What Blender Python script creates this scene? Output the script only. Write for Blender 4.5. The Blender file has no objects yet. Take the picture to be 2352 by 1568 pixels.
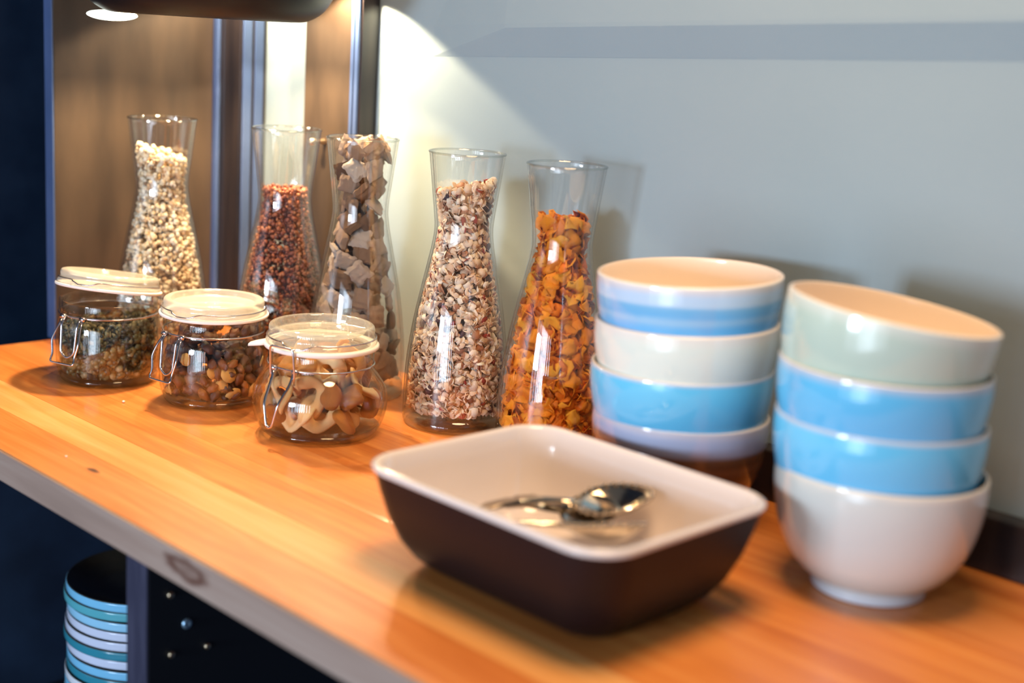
import bpy, math, random
import numpy as np
from mathutils import Vector, Matrix
S = bpy.context.scene
C = S.collection
PI = math.pi
rng = np.random.default_rng(7)
random.seed(7)

# ------------------------------------------------------------------ camera
cam_d = bpy.data.cameras.new('camera'); cam = bpy.data.objects.new('camera', cam_d); C.objects.link(cam)
R_ = Vector((0.69990741, 0.71173149, 0.05973187)); U_ = Vector((-0.19693172, 0.11191668, 0.9740085)); F_ = Vector((-0.68654753, 0.69347887, -0.21849382))
m = Matrix.Identity(4)
for i in range(3):
    m[i][0] = R_[i]; m[i][1] = U_[i]; m[i][2] = -F_[i]
m[2][3] = 0.373275
cam.matrix_world = m
cam_d.sensor_width = 36; cam_d.lens = 3241.808 * 36 / 2352
cam_d.clip_start = 0.02; cam_d.clip_end = 50
cam_d.dof.use_dof = True; cam_d.dof.focus_distance = 1.31; cam_d.dof.aperture_fstop = 2.7
S.camera = cam

# ------------------------------------------------------------------ world, lights, exposure
S.view_settings.view_transform = 'Standard'; S.view_settings.look = 'None'; S.view_settings.gamma = 1
S.view_settings.use_curve_mapping = False
S.view_settings.exposure = -0.06
S.cycles.transparent_max_bounces = 32
S.cycles.max_bounces = 10
w = bpy.data.worlds.new('room_light'); S.world = w; w.use_nodes = True
w.node_tree.nodes['Background'].inputs[0].default_value = (0.62, 0.66, 0.74, 1)
w.node_tree.nodes['Background'].inputs[1].default_value = 0.20

def lamp(name, kind, loc, energy, color, size=0.05, size_y=None, target=None, **kw):
    d = bpy.data.lights.new(name, kind); o = bpy.data.objects.new(name, d); C.objects.link(o)
    o.location = loc; d.energy = energy; d.color = color
    if kind == 'AREA':
        d.size = size
        if size_y: d.shape = 'RECTANGLE'; d.size_y = size_y
        else: d.shape = 'DISK'
    else: d.shadow_soft_size = size
    if target is not None:
        o.rotation_euler = (Vector(target) - Vector(loc)).to_track_quat('-Z', 'Y').to_euler()
    for k, v in kw.items(): setattr(d, k, v)
    return o
COOL = (0.70, 0.84, 1.0); WARM = (1.0, 0.66, 0.36)
WIN_Y = -1.60
PANES = [(-1.00, .35), (-.74, .4), (-.50, .8), (-.33, 1.0), (-.16, 1.2), (.01, 1.2), (.18, 1.0), (.42, .6), (.68, .4)]
for k, (wx, e) in enumerate(PANES):
    lamp('window_daylight', 'AREA', (wx, WIN_Y, -.03), 3.6 * e, COOL, 0.075, 1.08, target=(wx, 3, -.03))
for wx in (-.93, -.80, -.67):
    lamp('window_sky_patch', 'AREA', (wx, WIN_Y + .01, .25), 12.5, COOL, 0.085, 0.32, target=(wx, 3, .25))
LAMP = (-1.228, 0.787); LAMP_Z = .3625
lamp('pendant_light', 'POINT', (LAMP[0], LAMP[1], LAMP_Z + .062), 13, (1.0, 0.70, 0.38), 0.014)
SPOT = (-1.195, .912, .411)
lamp('added_wall_light', 'SPOT', SPOT, 11, (1.0, 0.76, 0.47), 0.007, target=(SPOT[0], SPOT[1], 0), spot_size=2 * math.atan(1 / .50), spot_blend=.08)  # added lamp out of view, throws the warm cone on the wall
SPOT2 = (-1.345, .898, .425)
lamp('added_wall_light', 'SPOT', SPOT2, 4.5, (1.0, 0.76, 0.47), 0.010, target=(SPOT2[0], SPOT2[1], 0), spot_size=2 * math.atan(1 / .50), spot_blend=.15)  # second added lamp out of view, brightens the wall strip between the uprights
lamp('ceiling_spot', 'AREA', (-0.50, 0.68, 1.05), 11.5, WARM, 0.40, target=(-0.52, 0.66, 0))

# ------------------------------------------------------------------ materials
def mat(name, col=(.5, .5, .5), rough=.5, metal=0, coat=0, spec=.5, build=None):
    mt = bpy.data.materials.new(name); mt.use_nodes = True
    nt = mt.node_tree; b = nt.nodes['Principled BSDF']
    b.inputs['Base Color'].default_value = (*col, 1); b.inputs['Roughness'].default_value = rough
    b.inputs['Metallic'].default_value = metal; b.inputs['Coat Weight'].default_value = coat
    b.inputs['Coat Roughness'].default_value = .08; b.inputs['Specular IOR Level'].default_value = spec
    if build: build(nt, b)
    return mt
def N(nt, t, **kw):
    n = nt.nodes.new(t)
    for k, v in kw.items():
        if k.startswith('_'): n.inputs[k[1:].replace('_', ' ')].default_value = v
        else: setattr(n, k, v)
    return n
def L(nt, a, ao, b, bi): nt.links.new(a.outputs[ao], b.inputs[bi])
def coords(nt, scale=(1, 1, 1), out='Object', loc=(0, 0, 0)):
    t = N(nt, 'ShaderNodeTexCoord'); mp = N(nt, 'ShaderNodeMapping')
    mp.inputs['Scale'].default_value = scale; mp.inputs['Location'].default_value = loc
    L(nt, t, out, mp, 'Vector'); return mp
def ramp(nt, stops, interp='LINEAR'):
    r = N(nt, 'ShaderNodeValToRGB'); r.color_ramp.interpolation = interp; e = r.color_ramp.elements
    while len(e) < len(stops): e.new(.5)
    for q, (p, c) in zip(e, stops): q.position = p; q.color = (*c, 1)
    return r
def noise_col(c1, c2, scale, detail=4, sc=(1, 1, 1), lo=.35, hi=.65, bump=0, bscale=None):
    def f(nt, b):
        mp = coords(nt, sc); n = N(nt, 'ShaderNodeTexNoise', _Scale=scale, _Detail=detail); L(nt, mp, 0, n, 'Vector')
        r = ramp(nt, [(lo, c1), (hi, c2)]); L(nt, n, 0, r, 0); L(nt, r, 0, b, 'Base Color')
        if bump:
            n2 = N(nt, 'ShaderNodeTexNoise', _Scale=bscale or scale, _Detail=5.0); L(nt, mp, 0, n2, 'Vector')
            bp = N(nt, 'ShaderNodeBump', _Strength=bump, _Distance=.001); L(nt, n2, 0, bp, 'Height'); L(nt, bp, 0, b, 'Normal')
    return f
def wood(c1, c2, c3, knots=(), seed=0.0):
    def f(nt, b):
        mp = coords(nt, (1.2, 14, 14), loc=(seed, seed * 3, seed))
        n = N(nt, 'ShaderNodeTexNoise', _Scale=4.0, _Detail=6.0, _Distortion=.6); L(nt, mp, 0, n, 'Vector')
        mp2 = coords(nt, (.8, 60, 60), loc=(seed, seed, 0))
        n2 = N(nt, 'ShaderNodeTexNoise', _Scale=5.0, _Detail=3.0); L(nt, mp2, 0, n2, 'Vector')
        ad = N(nt, 'ShaderNodeMath', operation='MULTIPLY_ADD'); ad.inputs[1].default_value = .35; L(nt, n2, 0, ad, 0); L(nt, n, 0, ad, 2)
        r = ramp(nt, [(.45, c1), (.66, c2), (.86, c3)]); L(nt, ad, 0, r, 0)
        cur, out = r, 0
        for (kx, ky, kz, sx, sy, dark) in knots:
            t = N(nt, 'ShaderNodeTexCoord'); mk = N(nt, 'ShaderNodeMapping', vector_type='POINT')
            mk.inputs['Scale'].default_value = (1 / sx, 1 / sy, 1 / sy); mk.inputs['Location'].default_value = (-kx / sx, -ky / sy, -kz / sy)
            L(nt, t, 'Object', mk, 0)
            nn = N(nt, 'ShaderNodeTexNoise', _Scale=1.2, _Detail=2.0); L(nt, mk, 0, nn, 'Vector')
            ln = N(nt, 'ShaderNodeVectorMath', operation='LENGTH'); L(nt, mk, 0, ln, 0)
            a2 = N(nt, 'ShaderNodeMath', operation='ADD'); L(nt, ln, 'Value', a2, 0); L(nt, nn, 0, a2, 1)
            rr = ramp(nt, [(.25, (.75, .75, .75)), (.5, (.35, .35, .35)), (.72, (1, 1, 1)), (1.0, (0, 0, 0))]) if dark else ramp(nt, [(.6, (1, 1, 1)), (1.0, (0, 0, 0))])
            hf = N(nt, 'ShaderNodeMath', operation='MULTIPLY'); hf.inputs[1].default_value = .62; L(nt, a2, 0, hf, 0); L(nt, hf, 0, rr, 0)
            mx = N(nt, 'ShaderNodeMix', data_type='RGBA'); L(nt, rr, 0, mx, 0); L(nt, cur, out, mx, 6); mx.inputs[7].default_value = (.10, .035, .02, 1)
            cur, out = mx, 2
        L(nt, cur, out, b, 'Base Color')
        bp = N(nt, 'ShaderNodeBump', _Strength=.12, _Distance=.0006); L(nt, n2, 0, bp, 'Height'); L(nt, bp, 0, b, 'Normal')
    return f
def glass_mat(name, tint=(.985, .985, .985), refl=.075, edge=(.55, .56, .56), warm_sheen=0, rough=.015):
    """thin clear glass: transparent, with a glossy coat that grows towards grazing angles"""
    mt = bpy.data.materials.new(name); mt.use_nodes = True; nt = mt.node_tree; nt.nodes.clear()
    o = N(nt, 'ShaderNodeOutputMaterial'); lw = N(nt, 'ShaderNodeLayerWeight', _Blend=.5)
    p = N(nt, 'ShaderNodeMath', operation='POWER'); p.inputs[1].default_value = 5.0; L(nt, lw, 'Facing', p, 0)
    sc = N(nt, 'ShaderNodeMath', operation='MULTIPLY_ADD'); sc.inputs[1].default_value = .7; sc.inputs[2].default_value = refl; L(nt, p, 0, sc, 0)
    p2 = N(nt, 'ShaderNodeMath', operation='POWER'); p2.inputs[1].default_value = 4.0; L(nt, lw, 'Facing', p2, 0)
    cm = N(nt, 'ShaderNodeMix', data_type='RGBA'); L(nt, p2, 0, cm, 0); cm.inputs[6].default_value = (*tint, 1); cm.inputs[7].default_value = (*edge, 1)
    tr = N(nt, 'ShaderNodeBsdfTransparent'); L(nt, cm, 2, tr, 0)
    gl = N(nt, 'ShaderNodeBsdfGlossy', _Roughness=rough); gl.inputs[0].default_value = (1, 1, 1, 1)
    mx = N(nt, 'ShaderNodeMixShader'); L(nt, sc, 0, mx, 0); L(nt, tr, 0, mx, 1); L(nt, gl, 0, mx, 2)
    last = mx
    if warm_sheen:
        df = N(nt, 'ShaderNodeBsdfDiffuse'); df.inputs[0].default_value = (.9, .86, .78, 1)  # cream colour stands in for warm light reflected by the glass lids
        m2 = N(nt, 'ShaderNodeMixShader'); m2.inputs[0].default_value = warm_sheen; L(nt, mx, 0, m2, 1); L(nt, df, 0, m2, 2); last = m2
    L(nt, last, 0, o, 0); return mt
def attr_mat(name, rough=.6, spec=.3, bump=0):
    def f(nt, b):
        a = N(nt, 'ShaderNodeAttribute', attribute_name='col'); L(nt, a, 'Color', b, 'Base Color')
        if bump:
            mp = coords(nt); n = N(nt, 'ShaderNodeTexNoise', _Scale=600.0, _Detail=3.0); L(nt, mp, 0, n, 'Vector')
            bp = N(nt, 'ShaderNodeBump', _Strength=bump, _Distance=.0005); L(nt, n, 0, bp, 'Height'); L(nt, bp, 0, b, 'Normal')
    return mat(name, rough=rough, spec=spec, build=f)
def rand_mat(name, stops, rough=.6, spec=.4, nscale=150., namt=.35, bump=.3, sss=0):
    def f(nt, b):
        oi = N(nt, 'ShaderNodeObjectInfo'); mp = coords(nt); n = N(nt, 'ShaderNodeTexNoise', _Scale=nscale, _Detail=4.0); L(nt, mp, 0, n, 'Vector')
        a = N(nt, 'ShaderNodeMath', operation='MULTIPLY_ADD'); a.inputs[1].default_value = namt; a.inputs[2].default_value = -namt / 2; L(nt, n, 0, a, 0)
        s = N(nt, 'ShaderNodeMath', operation='ADD'); L(nt, a, 0, s, 0); L(nt, oi, 'Random', s, 1)
        r = ramp(nt, stops); L(nt, s, 0, r, 0); L(nt, r, 0, b, 'Base Color')
        bp = N(nt, 'ShaderNodeBump', _Strength=bump, _Distance=.001); L(nt, n, 0, bp, 'Height'); L(nt, bp, 0, b, 'Normal')
        if sss: b.inputs['Subsurface Weight'].default_value = sss; b.inputs['Subsurface Radius'].default_value = (.004, .002, .001)
    return mat(name, rough=rough, spec=spec, build=f)
def banded(name, stops, rough=.12, wob=.02, height=.09, interp='LINEAR'):
    """glaze in horizontal bands: colour by height on the pot, slightly wavy"""
    def f(nt, b):
        t = N(nt, 'ShaderNodeTexCoord'); sp = N(nt, 'ShaderNodeSeparateXYZ'); L(nt, t, 'Object', sp, 0)
        mp = coords(nt, (6, 6, 120)); n = N(nt, 'ShaderNodeTexNoise', _Scale=2.0, _Detail=3.0); L(nt, mp, 0, n, 'Vector')
        d = N(nt, 'ShaderNodeMath', operation='DIVIDE'); d.inputs[1].default_value = height; L(nt, sp, 2, d, 0)
        a = N(nt, 'ShaderNodeMath', operation='MULTIPLY_ADD'); a.inputs[1].default_value = wob; L(nt, n, 0, a, 0); L(nt, d, 0, a, 2)
        r = ramp(nt, stops, interp); L(nt, a, 0, r, 0); L(nt, r, 0, b, 'Base Color')
    return mat(name, rough=rough, coat=.5, build=f)

M = {}
M['wall'] = mat('wall_paint', (.285, .36, .395), .75, spec=.2, build=noise_col((.272, .348, .385), (.298, .372, .408), 3, bump=.15, bscale=120))
M['navy'] = mat('navy_paint', (.010, .022, .05), .35, build=noise_col((.007, .017, .042), (.014, .030, .065), 14))
M['black_wood'] = mat('black_stained_wood', (.012, .011, .016), .30, build=noise_col((.010, .009, .013), (.03, .022, .022), 6, sc=(10, 10, 1)))
M['black_face'] = mat('dark_brown_black_board', (.05, .035, .025), .42, build=noise_col((.045, .032, .024), (.075, .052, .036), 5, sc=(6, 6, 1.5)))
M['edge_blue'] = mat('glossy_blue_black_edge', (.05, .12, .26), .22, build=noise_col((.05, .085, .19), (.07, .11, .24), 12))
M['cab'] = mat('cabinet_black', (.006, .008, .014), .5)
M['cab_edge'] = mat('cabinet_edge', (.035, .035, .065), .45, build=noise_col((.028, .028, .055), (.045, .045, .08), 20, sc=(8, 8, 1)))
M['cab_navy'] = mat('cabinet_navy_back', (.008, .02, .05), .6, build=noise_col((.005, .013, .035), (.013, .03, .07), 9))
M['taupe'] = mat('worktop_edge_taupe', (.3, .2, .16), .5, build=wood((.26, .175, .14), (.31, .21, .17), (.36, .26, .215), knots=[(-.806, .504, -.0125, .030, .009, True)], seed=2.0))
M['floor'] = mat('dark_floor', (.09, .06, .045), .4)
M['brass'] = mat('brass_pin', (.75, .6, .42), .3, metal=1)
M['zinc'] = mat('blue_zinc_screw', (.35, .55, .75), .3, metal=.8)
M['steel'] = mat('steel_wire', (.62, .60, .66), .18, metal=1)
M['cutlery'] = mat('dark_silver_cutlery', (.50, .42, .33), .16, metal=1)
M['shade'] = mat('lamp_shade_black', (.006, .005, .006), .45, spec=.3)
M['rubber'] = mat('white_rubber', (.82, .80, .76), .45)
M['cream_glaze'] = mat('cream_glaze_inside', (.93, .80, .67), .15, coat=.5)
M['glass'] = glass_mat('clear_glass')
M['glass_base'] = glass_mat('thick_glass_base', tint=(.93, .95, .93), refl=.08, edge=(.34, .36, .35))
M['jar_glass'] = glass_mat('jar_glass', tint=(.96, .97, .95), refl=.06, edge=(.6, .58, .5))
M['lid_glass'] = glass_mat('jar_lid_glass', tint=(.96, .95, .90), refl=.10, warm_sheen=.30, rough=.06)
M['lid_clear'] = glass_mat('jar_lid_clear', tint=(.95, .96, .92), refl=.10, edge=(.6, .58, .42), warm_sheen=.17, rough=.04)
def emis(name, col, s):
    mt = bpy.data.materials.new(name); mt.use_nodes = True; b = mt.node_tree.nodes['Principled BSDF']
    b.inputs['Emission Color'].default_value = (*col, 1); b.inputs['Emission Strength'].default_value = s; b.inputs['Base Color'].default_value = (*col, 1)
    return mt
M['bulb'] = emis('lit_bulb', (.93, 1, .88), 4)

# ------------------------------------------------------------------ mesh helpers
def mesh_obj(name, V, Fc, mt, parent=None, smooth=True, link=True, autos=None):
    me = bpy.data.meshes.new(name); me.from_pydata([tuple(map(float, v)) for v in V], [], [tuple(f) for f in Fc]); me.update()
    if smooth: me.polygons.foreach_set('use_smooth', [True] * len(me.polygons))
    if autos is not None and smooth:
        try: me.set_sharp_from_angle(angle=autos)
        except Exception: pass
    if mt: me.materials.append(mt)
    o = bpy.data.objects.new(name, me)
    if link: C.objects.link(o)
    if parent: o.parent = parent
    return o
def box(x0, x1, y0, y1, z0, z1):
    V = [(x, y, z) for z in (z0, z1) for y in (y0, y1) for x in (x0, x1)]
    return V, [(0, 2, 3, 1), (4, 5, 7, 6), (0, 1, 5, 4), (2, 6, 7, 3), (0, 4, 6, 2), (1, 3, 7, 5)]
def box_obj(name, b, mt, parent=None, bevel=0.0):
    V, Fc = box(*b); o = mesh_obj(name, V, Fc, mt, parent, smooth=False)
    if bevel:
        md = o.modifiers.new('bevel', 'BEVEL'); md.width = bevel; md.segments = 2; md.limit_method = 'ANGLE'
    return o
def lathe(prof, n=64, closed=False):
    """prof = list of (r,z); r==0 points become poles"""
    V, Fc, rings = [], [], []
    for r, z in prof:
        if r < 1e-6: rings.append([len(V)]); V.append((0, 0, z))
        else:
            rings.append(list(range(len(V), len(V) + n)))
            V += [(r * math.cos(2 * PI * k / n), r * math.sin(2 * PI * k / n), z) for k in range(n)]
    pairs = list(zip(rings, rings[1:])) + ([(rings[-1], rings[0])] if closed else [])
    for a, b in pairs:
        for k in range(n):
            j = (k + 1) % n
            if len(a) == 1 and len(b) == 1: continue
            if len(a) == 1: Fc.append((a[0], b[j], b[k]))
            elif len(b) == 1: Fc.append((a[k], a[j], b[0]))
            else: Fc.append((a[k], a[j], b[j], b[k]))
    return V, Fc
def smooth_prof(P, sub=4):
    P = [np.array(p, float) for p in P]; out = []
    for i in range(len(P) - 1):
        p0 = P[i - 1] if i else P[i]; p1, p2 = P[i], P[i + 1]; p3 = P[i + 2] if i + 2 < len(P) else P[i + 1]
        for k in range(sub):
            t = k / sub
            out.append(.5 * ((2 * p1) + (-p0 + p2) * t + (2 * p0 - 5 * p1 + 4 * p2 - p3) * t * t + (-p0 + 3 * p1 - 3 * p2 + p3) * t ** 3))
    out.append(P[-1]); return [(max(float(a), 0), float(b)) for a, b in out]
def tube(pts, r, n=8, closed=False):
    P = [Vector(p) for p in pts]; V, Fc = [], []; m_ = len(P); up = None
    for i, p in enumerate(P):
        a = P[i - 1] if (i or closed) else P[i]; b = P[(i + 1) % m_] if (i < m_ - 1 or closed) else P[i]
        t = (b - a).normalized()
        if up is None: up = t.orthogonal().normalized()
        else: up = (up - t * up.dot(t)).normalized()
        s = t.cross(up)
        for k in range(n):
            q = 2 * PI * k / n; V.append(p + (up * math.cos(q) + s * math.sin(q)) * r)
    for i in range(m_ if closed else m_ - 1):
        j = (i + 1) % m_
        for k in range(n):
            l = (k + 1) % n; Fc.append((i * n + k, i * n + l, j * n + l, j * n + k))
    if not closed: Fc += [tuple(range(n))[::-1], tuple(range((m_ - 1) * n, m_ * n))]
    return V, Fc
def fillet(pts, r, seg=4, closed=False):
    P = [Vector(p) for p in pts]; out = []; m_ = len(P)
    for i, p in enumerate(P):
        if not closed and i in (0, m_ - 1): out.append(p); continue
        a = P[i - 1]; b = P[(i + 1) % m_]
        da = (a - p); db = (b - p); ra = min(r, da.length * .45); rb = min(r, db.length * .45)
        A = p + da.normalized() * ra; B = p + db.normalized() * rb
        for k in range(seg + 1):
            t = k / seg; out.append(A * (1 - t) ** 2 + p * 2 * t * (1 - t) + B * t * t)
    return out
def merge(*parts):
    V, Fc = [], []
    for v, f in parts:
        o = len(V); V += list(v); Fc += [tuple(i + o for i in q) for q in f]
    return V, Fc
def tag(o, label=None, cat=None, group=None, kind=None):
    if label: o['label'] = label
    if cat: o['category'] = cat
    if group: o['group'] = group
    if kind: o['kind'] = kind
    return o
def empty(name, loc=(0, 0, 0), rz=0.0):
    o = bpy.data.objects.new(name, None); C.objects.link(o); o.location = loc; o.rotation_euler = (0, 0, rz)
    o.empty_display_size = .02; return o
def copy_tree(o, parent=None):
    c = o.copy(); C.objects.link(c); c.parent = parent
    for ch in list(o.children): copy_tree(ch, c)
    return c
def rotm(n):
    """n random rotation matrices"""
    q = rng.normal(size=(n, 4)); q /= np.linalg.norm(q, axis=1)[:, None]
    a, b, c, d = q.T
    return np.stack([np.stack([1 - 2 * (c * c + d * d), 2 * (b * c - a * d), 2 * (b * d + a * c)], -1),
                     np.stack([2 * (b * c + a * d), 1 - 2 * (b * b + d * d), 2 * (c * d - a * b)], -1),
                     np.stack([2 * (b * d - a * c), 2 * (c * d + a * b), 1 - 2 * (b * b + c * c)], -1)], 1)

# ------------------------------------------------------------------ setting
WALL_Y = 0.972
X0 = -1.4445
o = box_obj('wall_back', (-2.2, 1.2, WALL_Y, WALL_Y + .1, -.9, 1.9), M['wall']); tag(o, kind='structure')
o = box_obj('wall_left', (-2.0, -1.62, -.9, WALL_Y, -.9, 1.9), M['navy']); tag(o, kind='structure')
o = box_obj('floor', (-2.2, 1.2, -2.0, WALL_Y, -.95, -.9), M['floor']); tag(o, kind='structure')
# added shallow wedge on the wall, its face leaning down to shade a dark band
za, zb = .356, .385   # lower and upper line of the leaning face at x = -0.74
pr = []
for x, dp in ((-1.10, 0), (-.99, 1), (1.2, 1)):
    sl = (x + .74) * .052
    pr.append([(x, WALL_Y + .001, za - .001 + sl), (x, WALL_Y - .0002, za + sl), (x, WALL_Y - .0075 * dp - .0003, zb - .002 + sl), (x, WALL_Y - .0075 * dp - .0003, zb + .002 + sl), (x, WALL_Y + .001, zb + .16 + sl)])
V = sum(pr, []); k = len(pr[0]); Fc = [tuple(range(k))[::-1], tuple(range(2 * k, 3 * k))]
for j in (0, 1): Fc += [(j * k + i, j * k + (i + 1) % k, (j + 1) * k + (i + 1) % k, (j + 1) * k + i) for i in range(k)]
o = mesh_obj('shade_wedge_1', V, Fc, M['wall'], smooth=False); tag(o, kind='structure')
# black skirting on the worktop against the wall
o = box_obj('baseboard_back', (-.79, 1.2, WALL_Y - .02, WALL_Y, 0, .043), M['black_wood'], bevel=.002); tag(o, kind='structure')
# window behind the camera
wroot = empty('window_1', (0, WIN_Y, .25)); tag(wroot, kind='structure')
for k, x in enumerate((-1.1, -.87, -.62, .30, .55, .80)):
    box_obj('window_frame', (x - .03, x + .03, -.06, -.01, -1.02, .3), M['rubber'], wroot, .004)
box_obj('window_frame', (-1.13, .83, -.06, -.01, .3, .36), M['rubber'], wroot, .004)
box_obj('window_sill', (-1.16, .86, -.06, .08, -1.08, -1.02), M['rubber'], wroot, .004)
V1 = merge(box(-2.2, -1.16, WIN_Y - .1, WIN_Y - .07, -.9, 1.9), box(.86, 2.2, WIN_Y - .1, WIN_Y - .07, -.9, 1.9), box(-1.16, .86, WIN_Y - .1, WIN_Y - .07, -.9, -.83), box(-1.16, .86, WIN_Y - .1, WIN_Y - .07, .61, 1.9))
o = mesh_obj('wall_front', *V1, M['wall'], smooth=False); tag(o, kind='structure')

# ------------------------------------------------------------------ worktop
YF = .506; T = .0263
top = empty('worktop', (0, 0, 0)); tag(top, 'orange varnished wooden plank worktop under the carafes, jars and bowls', 'worktop')
WD = {
 'a': mat('pine_plank_front', rough=.36, coat=.12, build=wood((.60, .175, .035), (.72, .24, .055), (.82, .33, .10), knots=[(-1.006, .542, 0, .010, .0035, False), (-.948, .565, 0, .012, .003, False)], seed=1.3)),
 'b': mat('pine_plank_pale', rough=.36, coat=.12, build=wood((.74, .30, .075), (.84, .38, .11), (.88, .46, .17), seed=4.1)),
 'c': mat('pine_plank_orange', rough=.34, coat=.12, build=wood((.58, .165, .030), (.72, .235, .05), (.82, .32, .08), seed=7.7)),
 'd': mat('pine_plank_deep', rough=.34, coat=.12, build=wood((.50, .13, .022), (.64, .19, .036), (.76, .27, .06), seed=9.2)),
 'e': mat('pine_plank_mid', rough=.34, coat=.12, build=wood((.60, .18, .035), (.74, .25, .06), (.80, .31, .08), seed=12.4))}
ys = [YF + .0016, .5615, .6055, .662, .718, .772, .826, .880, .930, WALL_Y]
ms = ['a', 'b', 'c', 'e', 'd', 'c', 'e', 'd', 'c']
XR = .75
for k in range(len(ms)):
    box_obj('plank', (X0, XR, ys[k] + (.0001 if k else 0), ys[k + 1] - .0001, -T, 0 - (.00008 if k % 2 else 0)), WD[ms[k]], top, .00025)
box_obj('edge_strip', (X0, XR, YF - .0015, YF + .0015, -T, -.0006), M['taupe'], top, .0008)['label'] = 'grey-brown front edge with a dark knot'

# ------------------------------------------------------------------ cabinet under the worktop
cab = empty('base_cabinet', (0, 0, 0)); tag(cab, 'black open-fronted cabinet below the wooden worktop', 'cabinet')
box_obj('side_panel', (-1.444, -1.426, .518, .968, -.88, -T - .0005), M['cab_navy'], cab)
dv = box_obj('divider', (-.9065, -.8768, .5165, .952, -.88, -T - .0005), M['cab'], cab, .001)
box_obj('edge_band', (-.9063, -.8770, .5155, .5175, -.88, -T - .0006), M['cab_edge'], dv)
for (y, z) in ((.535, -.062), (.568, -.113), (.536, -.111)):
    v, f = lathe([(0, .0), (.0026, .0), (.0026, -.002), (.0020, -.0026), (0, -.0026)], 14)
    q = mesh_obj('shelf_pin', v, f, M['brass'], dv); q.location = (-.8768, y, z); q.rotation_euler = (0, -PI / 2, 0)
v, f = lathe([(0, 0), (.0042, 0), (.0042, -.0008), (.0032, -.0018), (.0012, -.0018), (.001, -.0008), (0, -.0008)], 20)
q = mesh_obj('screw', v, f, M['zinc'], dv); q.location = (-.8768, .550, -.0895); q.rotation_euler = (0, -PI / 2, 0); q['label'] = 'bluish screw head'
box_obj('back_panel', (-1.426, XR, .952, .968, -.88, -T - .0005), M['cab_navy'], cab)
SH = -.4045
box_obj('shelf', (-1.426, -.9068, .53, .952, SH - .018, SH), M['cab'], cab)
box_obj('side_panel', (XR - .02, XR, .518, .952, -.88, -T - .0005), M['cab'], cab)
box_obj('plinth', (-1.426, XR - .02, .56, .575, -.9, -.80), M['cab'], cab)

# ------------------------------------------------------------------ wall shelf unit at the left end (side, two uprights)
hu = empty('wall_rack', (X0, WALL_Y, 0)); tag(hu, 'tall black wooden rack with side board and two uprights against the wall', 'rack')
def hb(name, b, mt, par=hu, bv=.0012):
    b = (b[0] - X0, b[1] - X0, b[2] - WALL_Y, b[3] - WALL_Y, b[4], b[5])
    return box_obj(name, b, mt, par, bv)
HT = 1.25
hb('side_board', (-1.4585, -1.4405, .7325, WALL_Y - .0005, .0, HT), M['black_face'])
hb('edge_band', (-1.4583, -1.4407, .7305, .7325, .0, HT), M['edge_blue'], bv=.0006)['label'] = 'glossy blue-black front edge'
u1 = hb('upright', (-1.4400, -1.3905, .935, WALL_Y - .0005, .0, HT), M['black_wood'])
hb('bead', (-1.4400, -1.4290, .930, .9350, .0, HT), M['edge_blue'], u1, .002)
hb('bead', (-1.3905, -1.3880, .938, .950, .0, HT), M['edge_blue'], u1, .001)
hb('bead', (-1.3905, -1.3880, .954, .966, .0, HT), M['edge_blue'], u1, .001)
u2 = hb('upright', (-1.2845, -1.1885, .948, WALL_Y - .0005, .0, HT), M['black_face'])
hb('bead', (-1.2020, -1.1970, .9455, .9485, .0, HT), M['edge_blue'], u2, .001)
hb('bead', (-1.1945, -1.1885, .9450, .9485, .0, HT), M['edge_blue'], u2, .001)
hb('side_edge', (-1.1885, -1.1870, .9490, .9710, .0, HT), M['black_wood'], u2, .0004)
v, f = lathe([(0, 0), (.003, 0), (.0034, .003), (.002, .010), (.004, .016), (.0035, .02), (0, .0215)], 16)
q = mesh_obj('peg', v, f, M['brass'], u2); q.location = (-1.244 - X0, .948 - WALL_Y, .237); q.rotation_euler = (PI / 2, 0, 0)
hb('top_board', (-1.4585, -1.1870, .74, WALL_Y - .0005, HT, HT + .02), M['black_wood'])
for o_ in list(hu.children):
    for ch in list(o_.children):
        pass

# ------------------------------------------------------------------ pendant lamp
pl = empty('pendant_lamp', (LAMP[0], LAMP[1], LAMP_Z)); tag(pl, 'black domed pendant lamp hanging low over the left carafes', 'lamp')
out = smooth_prof([(.080, .006), (.083, .001), (.090, .0), (.100, .0025), (.1130, .0110), (.1225, .026), (.1285, .048), (.1305, .075), (.122, .115), (.090, .150), (.045, .170), (.02, .195)], 5)
inn = smooth_prof([(.02, .185), (.045, .162), (.086, .143), (.115, .110), (.1235, .074), (.1215, .050), (.115, .030), (.105, .016), (.093, .008), (.085, .007), (.080, .006)], 4)
v, f = lathe(out + inn, 72); sh = mesh_obj('shade', v, f, M['shade'], pl)
v, f = lathe(smooth_prof([(0, -.0052), (.012, -.0044), (.021, -.0022), (.0245, .0004), (.021, .0030), (.012, .0046), (0, .0052)], 3), 32)
q = mesh_obj('bulb', v, f, M['bulb'], pl); q.location = (-1.294 - LAMP[0], .720 - LAMP[1], .3588 - LAMP_Z); q['label'] = 'white glowing disc'
v, f = tube([(0, 0, .18), (0, 0, .30), (0, 0, 1.4)], .004); mesh_obj('cord', v, f, M['shade'], pl)
for sp_, lb_ in ((SPOT, 'added black spotlight out of view above the right-hand upright of the rack'), (SPOT2, 'added black spotlight out of view above the bare wall strip inside the rack')):
    ws = empty('added_spotlight', sp_); tag(ws, lb_, 'lamp', 'added spotlights out of view on the wall')  # bodies for the two added wall lights, above the frame
    mesh_obj('housing', *lathe([(0, .006), (.012, .006), (.013, .0045), (.015, .0045), (.015, .04), (.010, .048), (0, .048)], 24), M['shade'], ws)
    mesh_obj('bracket', *tube([(0, 0, .040), (0, .03, .045), (0, WALL_Y - sp_[1], .045)], .004), M['shade'], ws)

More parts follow.
